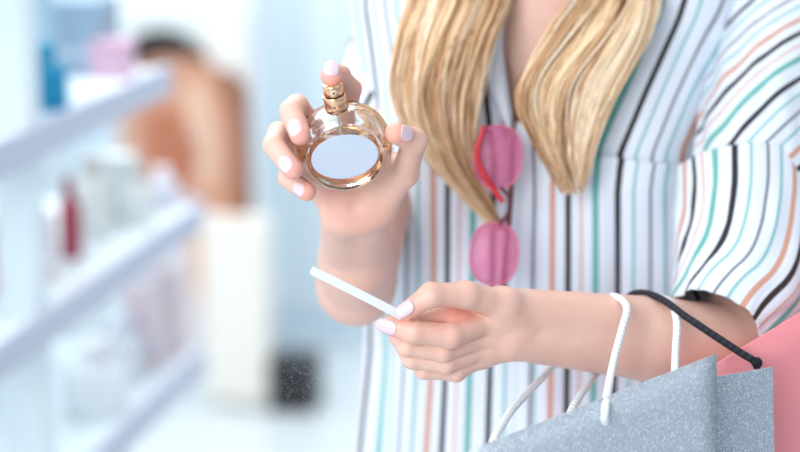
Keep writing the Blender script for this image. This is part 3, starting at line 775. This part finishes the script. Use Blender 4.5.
def product(kind, a, n, z, w, h, col, label, grp=None, cap=None):
    m = pmat(col); cat = 'bottle' if 'bottle' in kind else 'box'
    e = empty(kind, SH(a, n, z), label, cat, grp)
    if cat == 'bottle':
        pr = [(0, 0), (w*.48, 0), (w*.5, .004), (w*.5, h*.60), (w*.42, h*.70), (w*.18, h*.74), (w*.18, h*.8), (0, h*.8)]
        vs = [SH(a, n, z)+np.array([r*math.cos(t), r*math.sin(t), y]) for r, y in pr for t in np.linspace(0, 2*math.pi, 24, endpoint=False)]
        mk('bottle_body', vs, grid_faces(len(pr), 24, True), m, e)
        pr = [(w*.25, h*.76), (w*.25, h*.98), (w*.2, h), (0, h)]
        vs = [SH(a, n, z)+np.array([r*math.cos(t), r*math.sin(t), y]) for r, y in pr for t in np.linspace(0, 2*math.pi, 24, endpoint=False)]
        mk('cap', vs, grid_faces(len(pr), 24, True), pmat(cap or (240, 240, 240)), e)
    else:
        bevel(slab('carton', SH(a, n, z+h/2), w, w*.8, h, m, e), .003)
        slab('carton_band', SH(a, n, z+h*.3), w*1.012, w*.812, h*.12, pmat(cap or (236, 240, 244)), e)
T_, M_, L_, B_ = SZ[4], SZ[3], SZ[2], SZ[1]
W_ = (232, 240, 242)
for kind, px, n, z, w, h, col, cap, label, grp in [
    ('lotion_bottle', 46, 1.04, T_, .062, .095, (0, 140, 185), (0, 150, 190), 'bright teal bottle on the upper shelf of the left shelving', None),
    ('gift_box', 78, 1.12, T_, .11, .12, (142, 164, 184), (190, 200, 212), 'large grey blue box behind the teal bottle on the upper shelf', None),
    ('gift_box', 113, 1.05, T_, .06, .06, (206, 168, 190), (220, 190, 205), 'dusty pink box at the far end of the upper shelf', None),
    ('carton_box', 26, 1.14, T_, .07, .16, (170, 205, 226), W_, 'pale blue box left of the white upright on the upper shelf', None),
    ('lotion_bottle', 5, 1.10, M_, .06, .12, (214, 190, 190), (225, 190, 180), 'beige pink bottle at the near end of the middle shelf', None),
    ('lotion_bottle', 22, 1.12, M_, .05, .14, (230, 238, 242), (200, 170, 160), 'pale grey bottle beside the beige one on the middle shelf', None),
    ('carton_box', 36, 1.08, M_, .045, .10, (226, 190, 196), W_, 'small pale pink box on the middle shelf', None),
    ('lotion_bottle', 70, 1.08, M_, .034, .125, (176, 62, 84), (150, 50, 70), 'slim crimson bottle on the middle shelf', None),
    ('lotion_bottle', 92, 1.10, M_, .06, .13, (238, 242, 238), (205, 205, 200), 'wide off-white bottle right of the crimson one', None),
    ('carton_box', 116, 1.10, M_, .06, .11, (216, 222, 224), (225, 228, 230), 'light grey box in the middle of the middle shelf', None),
    ('lotion_bottle', 138, 1.05, M_, .055, .10, (226, 232, 232), (196, 196, 196), 'white bottle right of the light grey box', None),
    ('lotion_bottle', 163, 1.045, M_, .05, .075, (212, 214, 226), (224, 224, 234), 'pale lilac bottle at the far end of the middle shelf', None),
    ('cream_jar_bottle', 96, 1.06, L_, .10, .12, (238, 244, 248), (240, 244, 248), 'round white jar on the lower shelf near the bright gap', None),
    ('cream_jar_bottle', 120, 1.08, L_, .08, .11, (236, 240, 246), (230, 236, 246), 'second white jar, right of the first on the lower shelf', None),
    ('carton_box', 146, 1.06, L_, .06, .15, (228, 212, 220), (224, 216, 224), 'mauve grey box toward the far end of the lower shelf', None),
    ('carton_box', 170, 1.042, L_, .05, .16, (236, 222, 224), (230, 222, 226), 'rose grey box at the far end of the lower shelf', None),
    ('lotion_bottle', 46, 1.12, B_, .07, .17, (30, 52, 58), (20, 24, 28), 'dark teal bottle with black cap on the bottom shelf', None),
    ('carton_box', 84, 1.10, B_, .05, .15, (120, 124, 136), (150, 150, 160), 'dark grey box on the bottom shelf', None),
    ('carton_box', 108, 1.12, B_, .06, .14, (206, 200, 210), W_, 'pale mauve box on the bottom shelf', None),
]:
    a = along(px, n, z+h/2); product('cream_jar' if 'jar' in kind else kind, a, n, z+.0005, w, h, col, label, grp, cap) if 'jar' not in kind else product('cream_jar_bottle', a, n, z+.0005, w, h, col, label, grp, cap)
# advertising display with a portrait poster at the end of the aisle
AD = 4.38
def onboard(px, py, off=0):      # point on the upright display plane
    a = AD-off; n = wall_at(px, .8, a); lo, hi = -.2, 2.2
    for _ in range(50):
        m_ = (lo+hi)/2
        if PX(SH(a, n, m_))[1] > py: lo = m_
        else: hi = m_
    return SH(a, n, m_)
n0, n1 = wall_at(112, .8, AD), wall_at(250, .8, AD)
ad = empty('display_stand', SH(AD, (n0+n1)/2, 0), 'tall white advertising stand with a large portrait poster beyond the shelves', 'display stand')
bevel(slab('stand_board', SH(AD+.06, (n0+n1)/2, .65), n0-n1, .1, 1.3, M['shelfw'], ad), .005)
def patch(name, pts, off, m, parent=ad):
    P = [onboard(x, y, off) for x, y in pts]; n = len(P)
    vs = P+[p+su*.0015 for p in P]; fs = [tuple(range(n))[::-1], tuple(range(n, 2*n))]+[(i, (i+1) % n, n+(i+1) % n, n+i) for i in range(n)]
    return mk(name, vs, fs, m, parent, False)
def blob(pts, k=6):
    P = np.array(pts+[pts[0]], float); Q = np.vstack([P[-2], P, P[1]]); out = []
    for i in range(len(pts)):
        p0, p1, p2, p3 = Q[i:i+4]
        for q in range(k):
            t = q/k; out.append(tuple(.5*((2*p1)+(-p0+p2)*t+(2*p0-5*p1+4*p2-p3)*t*t+(-p0+3*p1-3*p2+p3)*t**3)))
    return out
pm = lambda n_, c_: mat(n_, c_, .5)
po = patch('poster', [(116, 18), (249, 18), (249, 228), (116, 228)], .006, pm('poster_ground', (196, 158, 140)))
patch('printed_backdrop', [(117, 19), (206, 19), (206, 40), (117, 60)], .008, pm('poster_light', (214, 226, 228)), po)
patch('printed_backdrop', [(206, 19), (248, 19), (248, 80), (228, 90), (206, 50)], .008, pm('poster_pale', (226, 224, 220)), po)
patch('printed_face', blob([(140, 60), (175, 50), (205, 60), (228, 100), (232, 160), (222, 215), (190, 226), (158, 195), (138, 150), (130, 100)]), .010, pm('poster_skin', (200, 146, 120)), po)
patch('printed_cheek', blob([(150, 110), (185, 120), (196, 160), (180, 185), (155, 178), (142, 140)]), .012, pm('poster_cheek', (178, 108, 80)), po)
patch('printed_highlight', blob([(186, 85), (205, 90), (214, 150), (205, 190), (192, 170), (186, 120)]), .012, pm('poster_shine', (222, 184, 162)), po)
patch('printed_hair', blob([(128, 58), (134, 38), (155, 29), (182, 32), (200, 48), (206, 62), (180, 56), (150, 60), (134, 66)]), .014, pm('poster_hair', (48, 30, 26)), po)
patch('printed_long_hair', blob([(218, 70), (240, 80), (248, 120), (248, 227), (225, 227), (234, 180), (232, 120)]), .014, pm('poster_brown', (138, 84, 60)), po)
patch('printed_shoulder', blob([(160, 200), (185, 196), (206, 212), (214, 227), (150, 227)]), .016, pm('poster_lilac', (206, 208, 226)), po)
cp = [onboard(203, 300, .06), onboard(270, 300, .06)]
n0, n1 = wall_at(203, .3, AD-.08), wall_at(266, .3, AD-.08)
z1 = onboard(230, 222, .06)[2]
bevel(slab('cream_panel', SH(AD-.04, (n0+n1)/2, z1/2+.01), n0-n1, .08, z1, pm('cream_panel', (240, 236, 228)), ad), .004)
patch('lower_print', [(130, 236), (202, 236), (202, 345), (130, 345)], .006, pm('rose_print', (214, 206, 212)), ad)
patch('lower_print', blob([(186, 238), (202, 238), (202, 300), (192, 300)]), .009, pm('tan_print', (222, 178, 150)), ad)
# blue panel and black bin by the back wall
n0, n1 = wall_at(256, .6, 4.86), wall_at(400, .6, 4.86)
e = empty('wall_cabinet', SH(5.0, (n0+n1)/2, 0), 'pale blue cabinet against the back wall behind the black bin', 'cabinet')
slab('cabinet_body', SH(5.0, (n0+n1)/2, .80), n0-n1, .28, 1.6, pm('pale_blue', (206, 222, 234)), e)
for k in range(3):
    slab('cabinet_door', SH(4.854, n0+(n1-n0)*(k+.5)/3, .84), abs(n0-n1)/3-.01, .012, 1.48, pm('pale_blue_door', (220, 233, 240)), e)
n0, n1 = wall_at(270.5, .1, 4.3), wall_at(313, .1, 4.3)
e = empty('waste_bin', SH(4.34, (n0+n1)/2, 0), 'small black box shaped bin on the floor beside the cream panel', 'bin')
bevel(slab('bin_body', SH(4.34, (n0+n1)/2, .06), n0-n1, .12, .12, pm('black_plastic', (34, 34, 40)), e), .005)
bevel(slab('bin_lid', SH(4.34, (n0+n1)/2, .127), (n0-n1)*1.03, .125, .014, pm('black_lid', (46, 46, 54)), e), .003)
rnd = random.Random(11); vs, fs = [], []
for i in range(700):
    c = W(rnd.gauss(300, 26), rnd.gauss(368, 26), rnd.uniform(1.44, 1.53)); r = rnd.uniform(.00010, .00024); n = len(vs)
    vs += [c+np.array(q)*r for q in ((1, 0, 0), (-1, 0, 0), (0, 1, 0), (0, -1, 0), (0, 0, 1), (0, 0, -1))]
    fs += [tuple(n+k for k in q) for q in ((0, 2, 4), (2, 1, 4), (1, 3, 4), (3, 0, 4), (2, 0, 5), (1, 2, 5), (3, 1, 5), (0, 3, 5))]
tag(mk('spray_mist', vs, fs, mat('mist_droplets', (250, 250, 250), .2)), 'fine mist of perfume droplets drifting below the paper strip', 'mist', kind='stuff')
#==LIGHT==
world = bpy.data.worlds.new('world'); bpy.context.scene.world = world; world.use_nodes = True
bg = world.node_tree.nodes['Background']; bg.inputs[0].default_value = (*s2l((228, 237, 247)), 1); bg.inputs[1].default_value = .55
def area(name, loc, target, size, power, col=(1, 1, 1), sy=None):
    l = bpy.data.lights.new(name, 'AREA'); l.energy = power; l.color = col; l.size = size
    if sy: l.shape = 'RECTANGLE'; l.size_y = sy
    o = bpy.data.objects.new(name, l); C.objects.link(o); o.location = Vector([float(x) for x in loc])
    o.rotation_euler = (Vector([float(x) for x in target])-o.location).to_track_quat('-Z', 'Y').to_euler(); return o
area('ceiling_panel_light', (-1.3, .3, 2.9), (.1, 1.6, 1.2), 1.6, 13, (1, .98, .97))
area('ceiling_panel_light', (.9, .6, 2.9), (.1, 1.6, 1.2), 1.4, 4, (1, .98, .97))
area('added_front_key', (-1.25, -1.3, 2.1), (.2, 1.7, 1.15), 1.5, 66, (1, .985, .98), 1.6)  # added frontal key that lifts the torso to the sleeve's brightness; no window here
area('ceiling_panel_light', (.0, 4.2, 2.95), (0, 4.2, 0), 3.0, 60, (1, .995, .98))
area('ceiling_panel_light', (-1.2, 2.6, 2.9), (-1.0, 2.6, 0), 1.2, 56, (1, .995, .98), 3)
for z_ in (.56, .82, 1.08, 1.40):
    area('shelf_light', SH(2.3, D0+.12, z_-.045), SH(2.3, D0+.30, z_-.30), .04, .6, (1, 1, 1), 1.2)
    bpy.context.scene.collection.objects[-1].rotation_euler = (0, 0, -YAW)
vs_ = bpy.context.scene.view_settings
vs_.view_transform = 'Standard'; vs_.look = 'None'; vs_.exposure = 0.17; vs_.gamma = 1; vs_.use_curve_mapping = False
